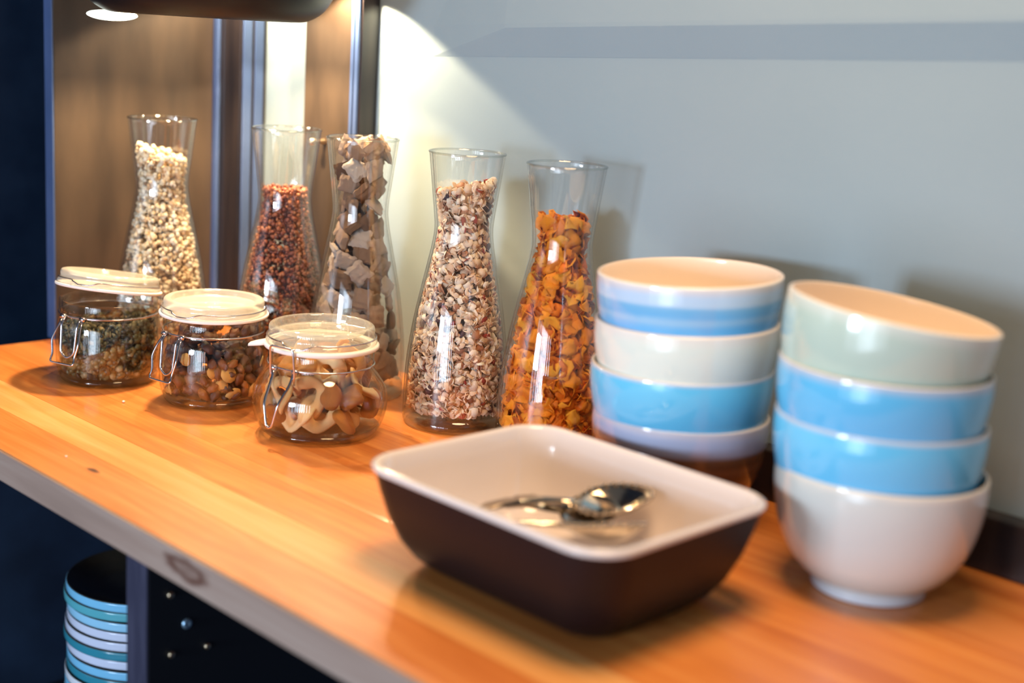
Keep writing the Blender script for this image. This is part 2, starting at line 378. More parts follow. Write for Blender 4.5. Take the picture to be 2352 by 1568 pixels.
# ------------------------------------------------------------------ carafes
CAR_OUT = [(.044, 0), (.0480, .0012), (.0495, .006), (.0496, .018), (.0494, .035), (.0485, .055), (.0462, .078), (.0425, .103), (.0378, .128), (.0332, .150), (.0296, .168), (.0278, .180), (.0274, .188), (.0283, .199), (.0303, .215), (.0328, .235), (.0353, .2555)]
cout = smooth_prof(CAR_OUT, 4)
WT = .0022
def interp_prof(prof):
    zs = np.array([p[1] for p in prof]); rs = np.array([p[0] for p in prof]); o_ = np.argsort(zs)
    return lambda z: np.interp(z, zs[o_], rs[o_])
car_r = interp_prof(cout)
inner = [(float(car_r(z)) - WT, z) for z in np.linspace(.2555, .016, 56)]
car_v, car_f = lathe(cout[5:] + [(.0350, .2568), (.0343, .2572), (.0336, .2565)] + inner, 72)
base_v, base_f = lathe([(0, .0015), (.030, .0025), (.042, .0006)] + cout[:6] + [(float(car_r(.012)) - .0012, .0125), (.040, .0118), (.020, .0128), (0, .0132)], 72)
car_mesh = None
def carafe(x, y, label):
    r = empty('carafe', (x, y, 0)); tag(r, label, 'carafe', 'glass carafes of cereal along the wall')
    global car_mesh
    if car_mesh is None:
        a = mesh_obj('glass_body', car_v, car_f, M['glass'], r); b = mesh_obj('glass_base', base_v, base_f, M['glass_base'], r)
        t = mesh_obj('rim', *tube([(.0351 * math.cos(q), .0351 * math.sin(q), .2564) for q in np.linspace(0, 2 * PI, 72, endpoint=False)], .0010, 8, True), M['glass_base'], r)
        car_mesh = (a.data, b.data, t.data)
    else:
        for nm, d in zip(('glass_body', 'glass_base', 'rim'), car_mesh):
            a = bpy.data.objects.new(nm, d); C.objects.link(a); a.parent = r
    return r
CP = [(-1.313, .788), (-1.190, .858), (-1.090, .877), (-.952, .889), (-.846, .910)]
CL = ['clear glass carafe of pale crunchy oat clusters, furthest left', 'clear glass carafe of small dark red-brown crisped grains', 'clear glass carafe of square wheat pillow biscuits behind the open lidless jar',
      'clear glass carafe of oat muesli flakes standing in the middle of the wall side', 'clear glass carafe of golden cornflakes beside the bowls']
CL[2] = 'clear glass carafe full of sugared square wheat pillows'
for (x, y), l in zip(CP, CL): carafe(x, y, l)

# ------------------------------------------------------------------ piece shapes
def flake(n=8, dome=.18, th=.16, jag=.15, rings=1, wave=0.):
    """a thin irregular flake of radius 1"""
    ph = rng.random() * 6; top_, bot_ = [], []
    V = []; Fc = []
    rr = 1 + jag * (rng.random(n) * 2 - 1)
    def zz(x, y): return dome * (1 - (x * x + y * y)) + wave * math.sin(2.3 * x + ph) * math.cos(1.9 * y + ph * 2) + wave * .6 * math.sin(4.1 * y + ph)
    lv = [(j + 1) / rings for j in range(rings)]
    for side in (1, -1):
        V.append((0, 0, zz(0, 0) + side * th / 2)); 
        for l in lv:
            for k in range(n):
                a = 2 * PI * k / n; x = rr[k] * l * math.cos(a); y = rr[k] * l * math.sin(a)
                V.append((x, y, zz(x, y) + side * th / 2 * (1 if l < 1 else .45)))
    S_ = 1 + n * rings
    for s in (0, 1):
        b = s * S_
        for k in range(n):
            j = (k + 1) % n; t = (b, b + 1 + k, b + 1 + j); Fc.append(t if s == 0 else t[::-1])
            for q in range(rings - 1):
                u = (b + 1 + q * n + k, b + 1 + (q + 1) * n + k, b + 1 + (q + 1) * n + j, b + 1 + q * n + j); Fc.append(u if s == 0 else u[::-1])
    e = 1 + (rings - 1) * n
    for k in range(n):
        j = (k + 1) % n; Fc.append((e + k, S_ + e + k, S_ + e + j, e + j))
    return np.array(V), Fc
def ico(sub=1):
    import bmesh
    bm = bmesh.new(); bmesh.ops.create_icosphere(bm, subdivisions=sub, radius=1)
    V = np.array([v.co[:] for v in bm.verts]); Fc = [tuple(v.index for v in f.verts) for f in bm.faces]; bm.free(); return V, Fc
def lump(sub=1, amt=.2, sc=(1, 1, 1), freq=2.0):
    V, Fc = ico(sub); ph = rng.random((3, 3)) * 6; d = np.zeros(len(V))
    for i in range(3): d += np.sin(V @ (rng.normal(size=3) * freq) + ph[i, 0])
    V = V * (1 + amt * d / 2)[:, None] * np.array(sc); return V, Fc
def pillow():
    n = 9; V = []; idx = {}; Fc = []
    g = np.linspace(-1, 1, n); tw = (rng.random() - .5) * .25; ph = rng.random() * 6
    for s in (1, -1):
        for i, x in enumerate(g):
            for j, y in enumerate(g):
                edge = max(abs(x), abs(y)) > .99
                if s == -1 and edge: idx[(s, i, j)] = idx[(1, i, j)]; continue
                h = .06 + .26 * ((1 - x ** 4) * (1 - y ** 4)) ** .8
                h += .035 * math.sin(9 * x + ph) * (0 if edge else 1) + .02 * math.sin(13 * y + ph)
                w_ = (rng.random(3) - .5) * .10
                if edge: h = 0
                idx[(s, i, j)] = len(V); V.append((x * (1 + .05 * math.cos(7 * y + ph)) + w_[0], y * .88 * (1 + .05 * math.cos(8 * x)) + w_[1], s * h + w_[2] * .5 + tw * x * y))
    for s in (1, -1):
        for i in range(n - 1):
            for j in range(n - 1):
                q = (idx[(s, i, j)], idx[(s, i + 1, j)], idx[(s, i + 1, j + 1)], idx[(s, i, j + 1)]); Fc.append(q if s == 1 else q[::-1])
    return np.array(V), Fc
def clamp_in(P, ctr, rin, zmin, zmaxf=None):
    """push piece points (n,k,3) inside a vessel of inner radius rin(z) centred on ctr"""
    for _ in range(7):
        d = P[..., :2] - ctr; r = np.linalg.norm(d, axis=-1); ex = r - rin(P[..., 2])
        k = ex.argmax(1); e = np.clip(ex[np.arange(len(P)), k], 0, None); dd = d[np.arange(len(P)), k]; dd = dd / (np.linalg.norm(dd, axis=1)[:, None] + 1e-9)
        P[..., :2] -= (dd * e[:, None])[:, None, :]
        lo = zmin - P[..., 2].min(1); P[..., 2] += np.clip(lo, 0, None)[:, None]
    return P
def align_radial(n, az, jitter):
    """rotations taking local z to the outward direction az with angular jitter (and random spin)"""
    out = []
    for a in az:
        d = Vector((math.cos(a), math.sin(a), 0)) + Vector(rng.normal(size=3) * jitter); d.normalize()
        q = d.to_track_quat('Z', 'Y').to_matrix() @ Matrix.Rotation(rng.random() * 6.28, 3, 'Z'); out.append(np.array(q))
    return np.array(out)
def fill_samples(n, ctr, rin, z0, ztop, shell=.55, depth=.012, margin=.002):
    """random points in a vessel: a share in the outer shell, the rest inside and on the sloping top; ztop(x,y) relative"""
    P = []; az = []; 
    zz = np.linspace(z0, z0 + .3, 100)
    while len(P) < n:
        a = rng.random() * 2 * PI; z = z0 + rng.random() * .26; R = float(rin(z)) - margin
        if rng.random() > R / .06: continue
        u = rng.random()
        rr = R - rng.random() * depth if u < shell else R * math.sqrt(rng.random())
        x = rr * math.cos(a); y = rr * math.sin(a)
        if z > ztop(x, y): continue
        if u >= shell and z < ztop(x, y) - .03 and rng.random() < .5: continue
        P.append((ctr[0] + x, ctr[1] + y, z)); az.append(a)
    return np.array(P), np.array(az)
def stuff(name, shapes, pts, rots, scales, cols, mt, ctr, rin, zmin, label, cat):
    """thousands of loose pieces as one object with a colour per piece"""
    ids = rng.integers(0, len(shapes), len(pts)); VV, FF, CC = [], [], []; off = 0
    for s, (sv, sf) in enumerate(shapes):
        k = np.where(ids == s)[0]
        if not len(k): continue
        P = np.einsum('nij,kj->nki', rots[k], sv) * scales[k][:, None, None] + pts[k][:, None, :]
        P = clamp_in(P, np.array(ctr), rin, zmin)
        VV.append(P.reshape(-1, 3)); CC.append(np.repeat(cols[k], len(sv), 0))
        for i in range(len(k)):
            b = off + i * len(sv); FF += [tuple(q + b for q in f) for f in sf]
        off += len(k) * len(sv)
    V = np.concatenate(VV); V[:, 0] -= ctr[0]; V[:, 1] -= ctr[1]
    me = bpy.data.meshes.new(name); me.from_pydata(V.tolist(), [], FF); me.update()
    cc = np.concatenate(CC); at = me.color_attributes.new('col', 'FLOAT_COLOR', 'POINT')
    at.data.foreach_set('color', np.concatenate([cc, np.ones((len(cc), 1))], 1).astype(np.float32).ravel())
    me.polygons.foreach_set('use_smooth', [True] * len(me.polygons)); me.materials.append(mt)
    o_ = bpy.data.objects.new(name, me); C.objects.link(o_); o_.location = (ctr[0], ctr[1], 0)
    tag(o_, label, cat, kind='stuff'); return o_
def pick(pal, wts, n, jit=.08):
    c = np.array(pal)[rng.choice(len(pal), n, p=np.array(wts) / sum(wts))]; return np.clip(c * (1 + jit * rng.normal(size=(n, 1))), 0, 1)
def shells(name, shapes, mt, pts, rots, scales, ctr, rin, zmin, label, cat, group, namer=None):
    """countable pieces: one object each, meshes shared"""
    ms_ = []
    for sv, sf in shapes:
        me = bpy.data.meshes.new(name); me.from_pydata(sv.tolist(), [], [tuple(f) for f in sf]); me.update()
        me.polygons.foreach_set('use_smooth', [not name.startswith('wheat')] * len(me.polygons)); me.materials.append(mt); ms_.append(me)
    for i in range(len(pts)):
        k = int(rng.integers(0, len(shapes))); sv = shapes[k][0]
        P = (rots[i] @ sv.T).T[None] * scales[i] + pts[i]; c0 = P.mean(1).copy(); P = clamp_in(P.copy(), np.array(ctr), rin, zmin); dlt = P.mean(1)[0] - c0[0]
        o_ = bpy.data.objects.new(name, ms_[k]); C.objects.link(o_)
        mw = Matrix(rots[i].tolist()).to_4x4() @ Matrix.Scale(float(scales[i]), 4); mw.translation = Vector((pts[i] + dlt).tolist()); o_.matrix_world = mw
        tag(o_, label, cat, group)
def relax(P, rad, ctr, rin, z0, ztop, it=60, k=.5):
    """push spheres apart inside a vessel"""
    P = P.copy(); n = len(P); rad = np.broadcast_to(rad, (n,)).astype(float)
    for _ in range(it):
        d = P[:, None] - P[None]; dist = np.linalg.norm(d, axis=2) + np.eye(n) * 9 + 1e-9
        ov = np.clip(rad[:, None] + rad[None] - dist, 0, None); P += (d / dist[..., None] * ov[..., None]).sum(1) * k * .5
        q = P[:, :2] - ctr; r = np.linalg.norm(q, axis=1) + 1e-9; mx = np.clip(rin(P[:, 2]) - rad * .92, .0005, None)
        s = np.minimum(1, mx / r); P[:, :2] = np.array(ctr) + q * s[:, None]
        P[:, 2] = np.clip(P[:, 2], z0 + rad * .8, None)
        zt = np.array([ztop(a, b) for a, b in (P[:, :2] - ctr)]); P[:, 2] = np.minimum(P[:, 2], zt)
    return P
cr_in = lambda z: car_r(z) - WT - .0009
Z0 = .0142
Rv = np.array([.70, .71])   # image-right in plan

# ---- carafe 1: oat clusters
def zt(h, slope): return lambda x, y: h + slope * (x * Rv[0] + y * Rv[1])
n = 5200; ctr = CP[0]; P, az = fill_samples(n, ctr, cr_in, Z0, zt(.222, -.35), .7, .009)
stuff('oat_clusters', [lump(1, .25, (1, .85, .7), 2.2) for _ in range(8)], P, rotm(n), rng.uniform(.0018, .0040, n), pick([(.86, .72, .50), (.78, .60, .38), (.66, .46, .28), (.30, .18, .09), (.92, .84, .68)], [4, 3, 1, .8, 5], n),
      attr_mat('oat_cluster', .7, .3, .4), ctr, cr_in, Z0, 'pale oat clusters filling the leftmost carafe', 'cereal')
# ---- carafe 2: crisped grains
n = 5200; ctr = CP[1]; P, az = fill_samples(n, ctr, cr_in, Z0, zt(.196, 0), .75, .006)
stuff('crisped_grains', [lump(1, .2, (1, .8, .8), 2) for _ in range(6)], P, rotm(n), rng.uniform(.0019, .0032, n), pick([(.30, .085, .035), (.20, .05, .025), (.42, .15, .06), (.12, .03, .02)], [4, 3, 2, 2], n),
      attr_mat('crisped_grain', .35, .5, .1), ctr, cr_in, Z0, 'dark red-brown crisped grains filling the second carafe', 'cereal')
# ---- carafe 4: muesli
n = 5200; ctr = CP[3]; P, az = fill_samples(n, ctr, cr_in, Z0, zt(.226, .22), .75, .006)
rots = align_radial(n, az, 1.0)
stuff('muesli_flakes', [flake(8, .14, .10, .26, 1) for _ in range(10)], P, rots, rng.uniform(.0026, .0050, n), pick([(.80, .60, .42), (.72, .50, .34), (.90, .78, .62), (.42, .20, .11), (.33, .05, .04)], [5, 3, 5, 1.8, .4], n),
      attr_mat('muesli_flake', .65, .3, .2), ctr, cr_in, Z0, 'oat muesli flakes filling the middle carafe', 'cereal')
n = 46; P, az = fill_samples(n, ctr, cr_in, Z0, zt(.224, .22), 1.0, .004)
shells('raisin', [lump(2, .22, (1, .7, .6), 3.2) for _ in range(4)], rand_mat('muesli_raisin', [(0, (.05, .025, .035)), (.6, (.10, .045, .05)), (1, (.20, .07, .04))], .4, .5), P, align_radial(n, az, .5), rng.uniform(.0042, .0062, n), ctr, cr_in, Z0,
       'dark raisin among the oat muesli flakes in the carafe', 'raisin', 'raisins in the muesli carafe')
# ---- carafe 5: cornflakes
ctr = CP[4]; fl_shapes = [flake(12, .20, .055, .24, 3, .34) for _ in range(12)]
corn = rand_mat('cornflake', [(0, (.76, .20, .005)), (.5, (.92, .33, .010)), (1, (.98, .45, .03))], .5, .4, 160., .6, .5)
n = 1500; P, az = fill_samples(n, ctr, lambda z: cr_in(z) - .005, Z0, zt(.206, 0), .75, .008)
stuff('cornflake_heap', [flake(8, .2, .08, .28, 2, .3) for _ in range(6)], P, align_radial(n, az, .6), rng.uniform(.006, .009, n), pick([(.66, .16, .006), (.82, .26, .012), (.40, .09, .006)], [3, 3, 1], n),
      attr_mat('cornflake_inner', .6, .3), ctr, cr_in, Z0, 'inner heap of golden cornflakes in the carafe beside the bowls', 'cereal')
n = 290; P, az = fill_samples(n, ctr, cr_in, Z0, zt(.212, 0), .9, .008)
shells('cornflake', fl_shapes, corn, P, align_radial(n, az, .60), rng.uniform(.0066, .0102, n), ctr, lambda z: cr_in(z) + .0005, Z0, 'golden curled cornflake in the carafe beside the bowls', 'cereal', 'cornflakes in the rightmost carafe')
# ---- carafe 3: wheat pillows
ctr = CP[2]; n = 124; P, az = fill_samples(n, ctr, cr_in, Z0, zt(.247, 0), .6, .012)
P = relax(P, .0092, np.array(ctr), cr_in, Z0, zt(.246, 0), 90)
az = np.arctan2(P[:, 1] - ctr[1], P[:, 0] - ctr[0])
shells('wheat_pillow', [pillow() for _ in range(5)], rand_mat('wheat_pillow', [(0, (.22, .11, .05)), (.3, (.54, .35, .23)), (.7, (.72, .54, .42)), (1, (.88, .80, .74))], .8, .25, 420., 1.2, 1.0), P, align_radial(n, az, .38), rng.uniform(.0098, .0124, n), ctr, cr_in, Z0,
       'sugared square wheat pillow in the middle-left carafe', 'cereal', 'wheat pillows in the carafe')

# ------------------------------------------------------------------ clip-top jars
def jar(x, y, az, prof, label, lidz, open_deg=0.0, closed=False, nm_r=.0465, tab=None, clear=False, zc=.066, ls=1.0, up=0.0):
    r = empty('clip_jar', (x, y, 0), az); tag(r, label, 'jar', 'clip-top glass jars in the front row')
    sp = smooth_prof(prof, 4); rf = interp_prof(sp)
    zt_ = prof[-1][1]
    inn_ = [(float(rf(z)) - .0028, z) for z in np.linspace(zt_, .009, 30)]
    v, f = lathe(sp + [(prof[-1][0] - .001, zt_ + .0008)] + inn_ + [(.030, .0062), (0, .0075)], 64)
    g = mesh_obj('glass_body', v, f, M['jar_glass'], r)
    v, f = lathe([(0, .001)] + [(prof[0][0] * .7, .0012)] + sp[:6] + [(float(rf(.008)) - .001, .0075), (prof[0][0] * .8, .006), (0, .0068)], 64); mesh_obj('glass_base', v, f, M['jar_glass'], r)
    # lid assembly on a hinge
    piv = empty('lid', (-.048, 0, lidz)); piv.parent = r; piv.rotation_euler = (0, math.radians(-open_deg), 0); piv.scale = (1, 1, ls)
    ox = .048
    lg = M['lid_clear'] if clear else M['lid_glass']
    v, f = lathe(smooth_prof([(0, -.004), (.038, -.004), (.043, -.001), (.0495, .001), (.0500, .004), (.0478, .0065), (.0472, .0085), (.0478, .012), (.0470, .016), (.0440, .0175), (.0415, .0165), (.0395, .012), (.035, .0105), (0, .010)], 3), 64)
    q = mesh_obj('lid_glass', v, f, lg, piv); q.location = (ox, 0, 0)
    sl = lathe(smooth_prof([(.043, -.0040), (.0505, -.0035), (.0520, -.0018), (.0512, .0004), (.045, .0004), (.043, -.0040)], 3), 64)
    q = mesh_obj('rubber_seal', *sl, M['rubber'], piv); q.location = (ox, 0, 0)
    if tab is not None:
        a = tab; c_, s_ = math.cos(a), math.sin(a); pts = []
        V = []
        for i, (rr, wd) in enumerate(((.049, .009), (.054, .0085), (.060, .007), (.0645, .0045), (.066, .0015))):
            for sgn in (-1, 1):
                for zz in (-.0030 - .0009 * i, -.0004 - .0011 * i):
                    V.append((rr * c_ - sgn * wd * s_, rr * s_ + sgn * wd * c_, zz))
        Fc = []
        for i in range(4):
            b = i * 4; Fc += [(b, b + 4, b + 6, b + 2), (b + 1, b + 3, b + 7, b + 5), (b, b + 1, b + 5, b + 4), (b + 2, b + 6, b + 7, b + 3)]
        Fc += [(0, 2, 3, 1), (16, 17, 19, 18)]
        q = mesh_obj('seal_tab', V, Fc, M['rubber'], piv); q.location = (ox, 0, 0)
    # lid wire with a notch near the clasp
    W = []
    for k in range(96):
        a = 2 * PI * k / 96; d = abs((a - .25 + PI) % (2 * PI) - PI); z = .0068; rr = .0490
        if d < .30: z = .0068 - .0045 * (1 - max(0, (d - .12)) / .18) if d > .12 else .0023; rr = .0512
        W.append((rr * math.cos(a), rr * math.sin(a), z))
    q = mesh_obj('lid_wire', *tube(W, .0008, 6, True), M['steel'], piv); q.location = (ox, 0, 0)
    # neck wire, coils and clasp
    rw = nm_r + .0016
    ring = [(rw * math.cos(2 * PI * k / 72), rw * math.sin(2 * PI * k / 72), zc) for k in range(72)]
    mesh_obj('neck_wire', *tube(ring, .00095, 8, True), M['steel'], r)
    coils = []
    for sgn in (-1, 1):
        y_ = sgn * .0125; coils.append(tube([(rw + .001, y_ - .0028, zc), (rw + .001, y_ + .0028, zc)], .0024, 12))
        coils.append(tube([(-rw - .001, y_ - .002, zc), (-rw - .001, y_ + .002, zc)], .002, 10))
    for cv, cf in coils: mesh_obj('wire_coil', cv, cf, M['steel'], r)
    hp = [(-rw - .001, -.0125, zc), (-rw - .004, -.0125, lidz + .003), (-.050, -.0125, lidz + .0068), (-.050, .0125, lidz + .0068), (-rw - .004, .0125, lidz + .003), (-rw - .001, .0125, zc)]
    mesh_obj('hinge_wire', *tube(fillet(hp, .004), .0009, 8), M['steel'], r)
    if closed:
        b = [(rw + .003, -.0135, .0545), (rw + .0035, -.014, .066), (rw + .0055, -.0130, lidz + .0035), (rw + .0050, .0130, lidz + .0035), (rw + .0035, .014, .066), (rw + .003, .0135, .0545)]
        mesh_obj('bail', *tube(fillet(b, .004), .00105, 8), M['steel'], r)
        lv = [(rw + .001, -.0115, zc), (rw + .0055, -.0110, .055), (.0655, -.0080, .038), (.0672, -.0035, .0185), (.0674, 0, .0165), (.0672, .0035, .0185), (.0655, .0080, .038), (rw + .0055, .0110, .055), (rw + .001, .0115, zc)]
        mesh_obj('clasp', *tube(fillet(lv, .005), .0013, 8), M['steel'], r)
    else:
        b = [(rw + .001, -.0125, zc), (rw + .007, -.0145, .048 + up), (.0600, -.0175, .036 + up), (.0625, -.0140, .022 + up), (.0655, -.0155, .0150 + up), (.0655, .0155, .0150 + up), (.0625, .0140, .022 + up), (.0600, .0175, .036 + up), (rw + .007, .0145, .048 + up), (rw + .001, .0125, zc)]
        mesh_obj('bail', *tube(fillet(b, .004), .00105, 8), M['steel'], r)
        lv = [(rw + .001, -.0100, zc), (rw + .006, -.0100, .052 + up), (.0575, -.0085, .024 + up), (.0580, 0, .0185 + up), (.0575, .0085, .024 + up), (rw + .006, .0100, .052 + up), (rw + .001, .0100, zc)]
        mesh_obj('clasp', *tube(fillet(lv, .004), .0012, 8), M['steel'], r)
    return r, (lambda z: rf(z) - .0036)
PB = [(.040, 0), (.0455, .0015), (.049, .008), (.0512, .018), (.0518, .034), (.0512, .048), (.0500, .058), (.0480, .0655), (.0468, .070), (.0478, .074), (.0478, .0825)]
PA = [(.042, 0), (.0495, .0012), (.0555, .008), (.0600, .020), (.0612, .032), (.0590, .044), (.0530, .054), (.0478, .061), (.0465, .066), (.0478, .070), (.0478, .079)]
J1, J2, J3 = (-1.262, .698), (-1.140, .742), (-.997, .763)
j1, r1 = jar(*J1, math.radians(-72), PB, 'clip-top glass jar of dark seeds with its lid propped open', .0868, open_deg=9, zc=.070, ls=.8, up=.012, tab=math.radians(-120))
j2, r2 = jar(*J2, math.radians(-82), PB, 'clip-top glass jar of dark raisins and banana chips, lid down and clasp hanging', .0868, open_deg=0.5, zc=.0705, ls=.8, up=.014)
j3, r3 = jar(*J3, math.radians(-78), PA, 'bulging clip-top glass jar of pale dried fruit, clasp fastened', .0835, closed=True, tab=math.radians(-54), clear=True)
JZ = .0085
n = 2300; P, az = fill_samples(n, J1, r1, JZ, zt(.060, .1), .6, .008)
stuff('pumpkin_seeds', [flake(7, .5, .5, .08) for _ in range(5)], P, align_radial(n, az, .8), rng.uniform(.0028, .0042, n), pick([(.10, .085, .035), (.05, .04, .02), (.20, .17, .08), (.30, .24, .14), (.03, .03, .03)], [4, 4, 2, 1, 2], n),
      attr_mat('seed', .4, .5), J1, r1, JZ, 'dark green and brown seeds filling the leftmost jar', 'seeds')
n = 230; P, az = fill_samples(n, J2, r2, JZ, zt(.070, .1), .8, .010)
P = relax(P, .0052, np.array(J2), r2, JZ, zt(.070, .1), 50)
shells('raisin', [lump(2, .25, (1, .72, .62), 3.4) for _ in range(6)], rand_mat('raisin', [(0, (.035, .012, .012)), (.55, (.09, .025, .018)), (.8, (.22, .06, .02)), (1, (.40, .13, .03))], .35, .6), P, rotm(n), rng.uniform(.0052, .0075, n), J2, r2, JZ,
       'shrivelled dark raisin in the middle clip-top jar', 'raisin', 'raisins in the middle jar')
n = 26; P, az = fill_samples(n, J2, r2, JZ, zt(.064, .1), 1.0, .003)
shells('banana_chip', [flake(12, .12, .28, .10, 2, .08) for _ in range(4)], rand_mat('banana_chip', [(0, (.60, .26, .06)), (.5, (.72, .42, .14)), (1, (.78, .55, .26))], .55, .4), P, align_radial(n, az, .35), rng.uniform(.0058, .0085, n), J2, r2, JZ,
       'pale banana chip among the raisins in the middle jar', 'fruit', 'banana chips among the raisins')
def apricot():
    V, Fc = lump(3, .14, (1, .86, .62), 2.4); V = V.copy()
    V[:, 2] -= .30 * np.exp(-((V[:, 0]) ** 2 + (V[:, 1]) ** 2) * 5) * np.sign(V[:, 2]); return V, Fc
def ring_slice():
    V, Fc = [], []; n1, n2 = 26, 8
    ph = rng.random() * 6; am = .16 + rng.random() * .14
    for i in range(n1):
        a = 2 * PI * i / n1
        for j in range(n2):
            b = 2 * PI * j / n2; rr = .68 + .32 * math.cos(b) * (1 + .12 * math.sin(5 * a + ph)); V.append((rr * math.cos(a), rr * math.sin(a) * .85, .13 * math.sin(b) + am * math.sin(2 * a + ph)))
    for i in range(n1):
        for j in range(n2):
            Fc.append((i * n2 + j, ((i + 1) % n1) * n2 + j, ((i + 1) % n1) * n2 + (j + 1) % n2, i * n2 + (j + 1) % n2))
    return np.array(V), Fc
fr_m = rand_mat('dried_fruit', [(0, (.40, .10, .015)), (.4, (.74, .26, .05)), (1, (.88, .46, .15))], .45, .45, 90., 1.0, 1.0, sss=.05)
ri_m = rand_mat('apple_ring', [(0, (.68, .32, .11)), (.5, (.80, .48, .22)), (1, (.88, .66, .40))], .55, .4, 60., .4, .4, sss=.15)
n = 46; P, az = fill_samples(n, J3, r3, JZ, zt(.068, .05), .6, .015)
P = relax(P, .0125, np.array(J3), r3, JZ, zt(.064, .05), 120)
az = np.arctan2(P[:, 1] - J3[1], P[:, 0] - J3[0]); rt = align_radial(n, az, .8)
nf = 27
shells('dried_apricot', [apricot() for _ in range(6)], fr_m, P[:nf], rt[:nf], rng.uniform(.0125, .0165, nf), J3, r3, JZ, 'orange-brown dried apricot in the bulging jar', 'fruit', 'dried apricots in the bulging jar')
shells('apple_ring', [ring_slice() for _ in range(5)], ri_m, P[nf:], align_radial(n - nf, az[nf:], .35), rng.uniform(.018, .023, n - nf), J3, r3, JZ, 'pale curled dried apple ring in the bulging jar', 'fruit', 'dried apple rings in the bulging jar')

# ------------------------------------------------------------------ bowls
BH = .09
BO = smooth_prof([(.0365, 0), (.0400, .0008), (.0402, .006), (.0415, .0095), (.050, .0145), (.0600, .027), (.0668, .042), (.0705, .057), (.0723, .069), (.0729, .079), (.0727, .0875)], 4)
BI = smooth_prof([(.0724, .0897), (.0710, .0900), (.0697, .0885), (.0692, .070), (.0672, .055), (.0625, .038), (.052, .024), (.038, .016), (.02, .013), (0, .0125)], 4)
blue = (.13, .55, .90)
GL = {
 'cream': banded('glaze_cream', [(0, (.72, .74, .84)), (.10, (.60, .66, .69)), (.13, (.60, .66, .64)), (.95, (.62, .67, .64)), (1, (.80, .77, .68))]),
 'blue': banded('glaze_blue', [(0, blue), (.5, (.13, .54, .90)), (.93, (.15, .60, .92)), (.97, (.15, .60, .92)), (1, (.6, .66, .78))]),
 'blue2': banded('glaze_blue_deep', [(0, (.12, .48, .86)), (.93, (.13, .54, .88)), (1, (.5, .6, .74))]),
 'sage': banded('glaze_sage', [(0, (.48, .62, .52)), (.9, (.54, .67, .58)), (1, (.74, .78, .70))]),
 'pale': banded('glaze_pale_sage', [(0, (.76, .82, .76)), (.9, (.80, .84, .76)), (1, (.86, .80, .74))]),
 'stripe_blue': banded('glaze_blue_stripes', [(0, (.16, .52, .88)), (.66, (.15, .50, .88)), (.72, (.36, .62, .86)), (.77, (.18, .50, .84)), (.83, (.22, .52, .82)), (.86, (.56, .72, .90)), (.93, (.54, .70, .90)), (.97, (.70, .70, .78)), (1, (.85, .8, .76))], wob=.03),
 'brown': banded('glaze_brown_stripes', [(0, (.14, .055, .02)), (.30, (.20, .09, .035)), (.36, (.12, .05, .02)), (.50, (.24, .12, .05)), (.56, (.15, .07, .03)), (.64, (.26, .13, .06)), (.70, (.17, .085, .04)), (.76, (.20, .11, .06)), (.80, (.36, .42, .60)), (.93, (.42, .50, .72)), (1, (.6, .6, .7))], wob=.03)}
bmesh_cache = {}
def bowl(x, y, z, glaze, label, tilt=0.0, tdir=0.0, group=None, s=1.0):
    r = empty('bowl', (x, y, z)); tag(r, label, 'bowl', group); r.scale = (s, s, s)
    if tilt: r.rotation_euler = Matrix.Rotation(math.radians(tilt), 3, Vector((math.cos(tdir), math.sin(tdir), 0))).to_euler()
    if glaze not in bmesh_cache:
        v, f = lathe([(0, .003), (.032, .003), (.034, 0)] + BO + [(.0727, .0890)] + BI[:2], 72); a = mesh_obj('outside', v, f, GL[glaze], r)
        v, f = lathe(BI[1:], 72); b = mesh_obj('lining', v, f, M['cream_glaze'], r); bmesh_cache[glaze] = (a.data, b.data)
    else:
        for nm_, d in zip(('outside', 'lining'), bmesh_cache[glaze]):
            a = bpy.data.objects.new(nm_, d); C.objects.link(a); a.parent = r
    return r
RX, RY = -.478, .856
VD = math.atan2(.693, -.687)
g1 = 'bowls in the right-hand stack'; g2 = 'bowls in the left-hand stack'
bowl(RX, RY, .0003, 'cream', 'cream ceramic bowl on a white foot, bottom of the right-hand stack', group=g1)
bowl(RX - .0035, RY - .002, .0356, 'blue', 'bright blue bowl with a white glint, second from bottom of the right-hand stack', .8, VD + PI / 2, g1)
bowl(RX - .0055, RY - .003, .0728, 'blue2', 'bright blue bowl just under the sage green one, right-hand stack', .5, 2.0, g1)
VD = math.atan2(.693, -.687)
bowl(RX - .0135, RY - .0075, .1112, 'sage', 'tilted sage green bowl with peach inside, top of the right-hand stack', 7.6, VD, g1, 1.0)
LX, LY = -.658, .861; ls = .985
bowl(LX - .002, LY, .0003, 'brown', 'brown banded bowl with lavender rim, bottom of the left-hand stack', group=g2, s=ls * .97)
bowl(LX - .002, LY, .0355, 'blue', 'plain turquoise blue bowl, second from bottom of the left-hand stack', -1.6, VD, g2, ls)
bowl(LX, LY, .0710, 'pale', 'pale grey-green bowl between two blue ones, left-hand stack', -2.2, VD, g2, ls)
bowl(LX, LY, .1075, 'stripe_blue', 'blue bowl with white brushed stripes, top of the left-hand stack', -2.8, VD, g2, ls)

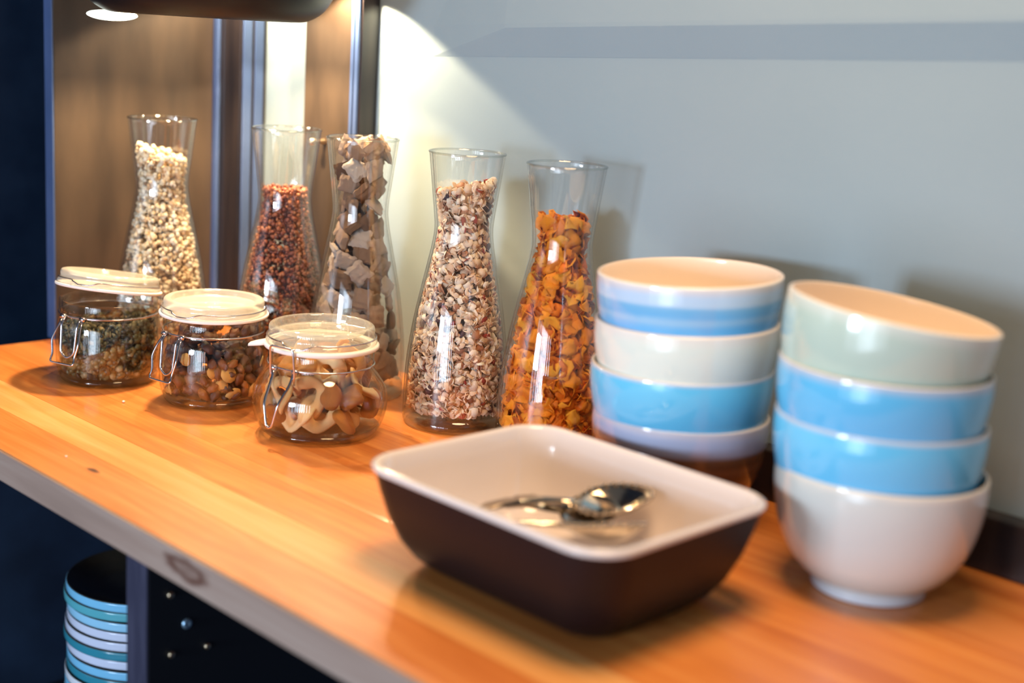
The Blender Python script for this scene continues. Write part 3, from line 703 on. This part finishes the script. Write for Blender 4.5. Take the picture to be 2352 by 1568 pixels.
# ------------------------------------------------------------------ rectangular dish
DX, DY = -.614, .6800; DZ = .075
dish = empty('serving_dish', (DX, DY, 0)); tag(dish, 'rectangular oven dish, dark brown outside and white inside, holding cutlery', 'dish')
def rrect(hx, hy, r, z, n=10):
    P = []
    for cx, cy, a0 in ((hx - r, hy - r, 0), (-hx + r, hy - r, PI / 2), (-hx + r, -hy + r, PI), (hx - r, -hy + r, 1.5 * PI)):
        for k in range(n + 1):
            a = a0 + (PI / 2) * k / n; P.append((cx + r * math.cos(a), cy + r * math.sin(a), z))
    # bow the long sides a little
    return [(x * (1 + .015 * (1 - (y / hy) ** 2)), y * (1 + .03 * (1 - (x / hx) ** 2)), z_) for x, y, z_ in P]
def loft(levels, cap0=False, cap1=False):
    V = []; k = len(levels[0])
    for l in levels: V += l
    Fc = []
    for i in range(len(levels) - 1):
        for j in range(k):
            q = (j + 1) % k; Fc.append((i * k + j, i * k + q, (i + 1) * k + q, (i + 1) * k + j))
    if cap0: Fc.append(tuple(range(k))[::-1])
    if cap1: Fc.append(tuple(range((len(levels) - 1) * k, len(levels) * k)))
    return V, Fc
hx, hy = .1145, .0895
og = [(.076, .049, .020, .0025), (.078, .051, .02, 0), (.081, .054, .021, 0), (.084, .058, .022, .003), (.092, .067, .026, .010), (.100, .0755, .029, .022), (.1065, .0820, .031, .038), (.1110, .0865, .031, .056), (hx - .0012, hy - .0006, .029, .0705)]
v, f = loft([rrect(a, b, c, d) for a, b, c, d in og], cap0=True); mesh_obj('outside', v, f, mat('dish_brown_glaze', (.006, .003, .005), .45, spec=.28, build=noise_col((.005, .003, .006), (.010, .004, .005), 8)), dish)
ig = [(hx - .0012, hy - .0006, .029, .0703), (hx + .0004, hy + .0004, .029, .0715), (hx + .0006, hy + .0006, .029, .0738), (hx - .0012, hy - .0012, .028, .0750), (hx - .0045, hy - .0045, .026, .0748), (hx - .0062, hy - .0062, .025, .0728), (.1065, .0815, .025, .060), (.1015, .0765, .025, .040), (.0945, .0695, .025, .022), (.087, .062, .024, .013), (.076, .050, .02, .0095)]
v, f = loft([rrect(a, b, c, d) for a, b, c, d in ig], cap1=True); mesh_obj('lining', v, f, mat('dish_white_glaze', (.80, .71, .67), .14, coat=.6), dish)
# serving spoons lying in the dish
def spoon(p_handle, p_bowl, roll, label, beads=True, ln=.06, wd=.021):
    a = Vector(p_handle); b = Vector(p_bowl); d = (b - a); Lh = d.length; x = d.normalized(); zc_ = Vector((0, 0, 1)); y = zc_.cross(x).normalized(); z = x.cross(y)
    r = empty('serving_spoon', a); r.rotation_mode = 'QUATERNION'
    mm = Matrix((x, y, z)).transposed() @ Matrix.Rotation(math.radians(roll), 3, 'X'); r.rotation_quaternion = mm.to_quaternion()
    tag(r, label, 'spoon', 'serving spoons in the dish')
    # handle: lofted flat bar, wider and rounded at the end
    V = []; sec = [(0, .0035, .0008), (.004, .0075, .0012), (.02, .0078, .0014), (.05, .0050, .0016), (Lh - .012, .0032, .0020), (Lh + .004, .0040, .0016)]
    for (px, w_, t_) in sec:
        for k in range(10):
            q = 2 * PI * k / 10; V.append((px, w_ * math.cos(q), t_ * math.sin(q) + .004 * math.sin(px / Lh * PI)))
    Fc = [(i * 10 + k, i * 10 + (k + 1) % 10, (i + 1) * 10 + (k + 1) % 10, (i + 1) * 10 + k) for i in range(len(sec) - 1) for k in range(10)] + [tuple(range(10))[::-1], tuple(range(50, 60))]
    mesh_obj('handle', V, Fc, M['cutlery'], r)
    # bowl of the spoon: thick curved oval
    V, Fc = [], []; nr, na = 7, 28
    for s in (0, 1):
        V.append((Lh + ln * .5, 0, -.011 + s * .0012))
        for i in range(1, nr + 1):
            t = i / nr
            for k in range(na):
                q = 2 * PI * k / na; px = Lh + ln * .5 + ln * .5 * t * math.cos(q); wy = wd * t * math.sin(q) * (1 - .18 * math.cos(q))
                V.append((px, wy, -.011 * (1 - t * t) + s * .0012))
    st = 1 + nr * na
    for s in (0, 1):
        for k in range(na):
            j = (k + 1) % na; t3 = (s * st, s * st + 1 + k, s * st + 1 + j); Fc.append(t3 if s else t3[::-1])
            for i in range(nr - 1):
                q4 = (s * st + 1 + i * na + k, s * st + 1 + (i + 1) * na + k, s * st + 1 + (i + 1) * na + j, s * st + 1 + i * na + j); Fc.append(q4 if s else q4[::-1])
    e = 1 + (nr - 1) * na
    for k in range(na): j = (k + 1) % na; Fc.append((e + k, st + e + k, st + e + j, e + j)[::-1])
    mesh_obj('spoon_bowl', V, Fc, M['cutlery'], r)
    if beads:
        parts = []
        bv, bf = ico(1)
        for k in range(26):
            q = 2 * PI * k / 26; c = np.array([Lh + ln * .5 + ln * .5 * math.cos(q), wd * math.sin(q) * (1 - .18 * math.cos(q)), .0008]); parts.append((list(bv * .0019 + c), bf))
        mesh_obj('beaded_rim', *merge(*parts), M['cutlery'], r)
    return r
spoon((-.703, .686, .0270), (-.640, .722, .0430), 12, 'dark silver spoon with its bowl raised near the far side of the dish', True, .056, .021)
spoon((-.697, .664, .0180), (-.600, .675, .0460), -12, 'dark silver spoon with a beaded rim, nearest the front of the dish', True, .056, .021)
spoon((-.694, .706, .0300), (-.650, .718, .0360), 25, 'shorter dark silver spoon tipped on its side in the dish', False, .046, .017)

# ------------------------------------------------------------------ small plates under the worktop
PX, PY = -1.268, .745
pcols = [('teal', (.10, .42, .52)), ('pale blue', (.30, .62, .88)), ('lilac white', (.62, .68, .88)), ('sky blue', (.20, .55, .85)), ('deep teal', (.03, .25, .36)), ('white', (.75, .80, .90))]
pm = {}
for nm_, c_ in pcols: pm[nm_] = mat('plate_rim_' + nm_.replace(' ', '_'), c_, .2, coat=.4)
pm_in = mat('plate_dark_inside', (.03, .028, .02), .3, coat=.3, build=noise_col((.02, .02, .016), (.045, .04, .03), 30))
PR = .083
pout = smooth_prof([(0, .001), (.040, .0010), (.043, 0), (.047, .0008), (.055, .004), (.070, .0072), (.0795, .0080), (.0834, .0093), (.0840, .0130), (.0838, .0178)], 3)
pinn = smooth_prof([(.0836, .0178), (.0828, .0190), (.0806, .0182), (.070, .0125), (.055, .0075), (.044, .0055), (0, .0050)], 3)
ordn = ['topmost', 'second', 'third', 'fourth', 'fifth', 'sixth', 'seventh', 'eighth', 'ninth', 'tenth', 'eleventh', 'twelfth', 'thirteenth', 'fourteenth', 'fifteenth', 'sixteenth']
order = ['sky blue', 'teal', 'pale blue', 'lilac white', 'lilac white', 'deep teal', 'lilac white', 'sky blue', 'deep teal', 'white', 'sky blue', 'pale blue', 'teal', 'white', 'sky blue', 'teal']
pmesh = {}; NP = 16; dz = .0102
ztop_plate = -.224 - .019
for i in range(NP):
    cn = order[i]; z = SH + (NP - 1 - i) * (ztop_plate - SH) / (NP - 1) + (.0002 if i == NP - 1 else 0)
    r = empty('plate', (PX + rng.uniform(-.0016, .0016), PY + rng.uniform(-.0016, .0016), z))
    r.rotation_euler = (0, 0, rng.random() * 6)
    lab = ordn[i] + ' from the top of the small plate stack, ' + cn + ' outside' if i else 'topmost small plate of the stack, dark inside with a blue rim'
    tag(r, lab, 'plate', 'small plates stacked under the worktop')
    if cn not in pmesh:
        a = mesh_obj('underside', *lathe(pout + pinn[:2], 64), pm[cn], r); b = mesh_obj('dark_inside', *lathe(pinn[1:], 64), pm_in, r); pmesh[cn] = (a.data, b.data)
    else:
        for nm_, d in zip(('underside', 'dark_inside'), pmesh[cn]):
            a = bpy.data.objects.new(nm_, d); C.objects.link(a); a.parent = r

# ------------------------------------------------------------------ crumbs
for k, (x, y, s, lab) in enumerate(((-1.173, .664, .0022, 'white crumb on the pale plank in front of the raisin jar'), (-1.049, .541, .0016, 'tiny white crumb near the front edge of the worktop'))):
    v, f = lump(1, .25, (1, .8, .6)); q = mesh_obj('crumb', v * s, f, mat('crumb', (.85, .78, .66), .7)); q.location = (x, y, s * .5); tag(q, lab, 'crumb')
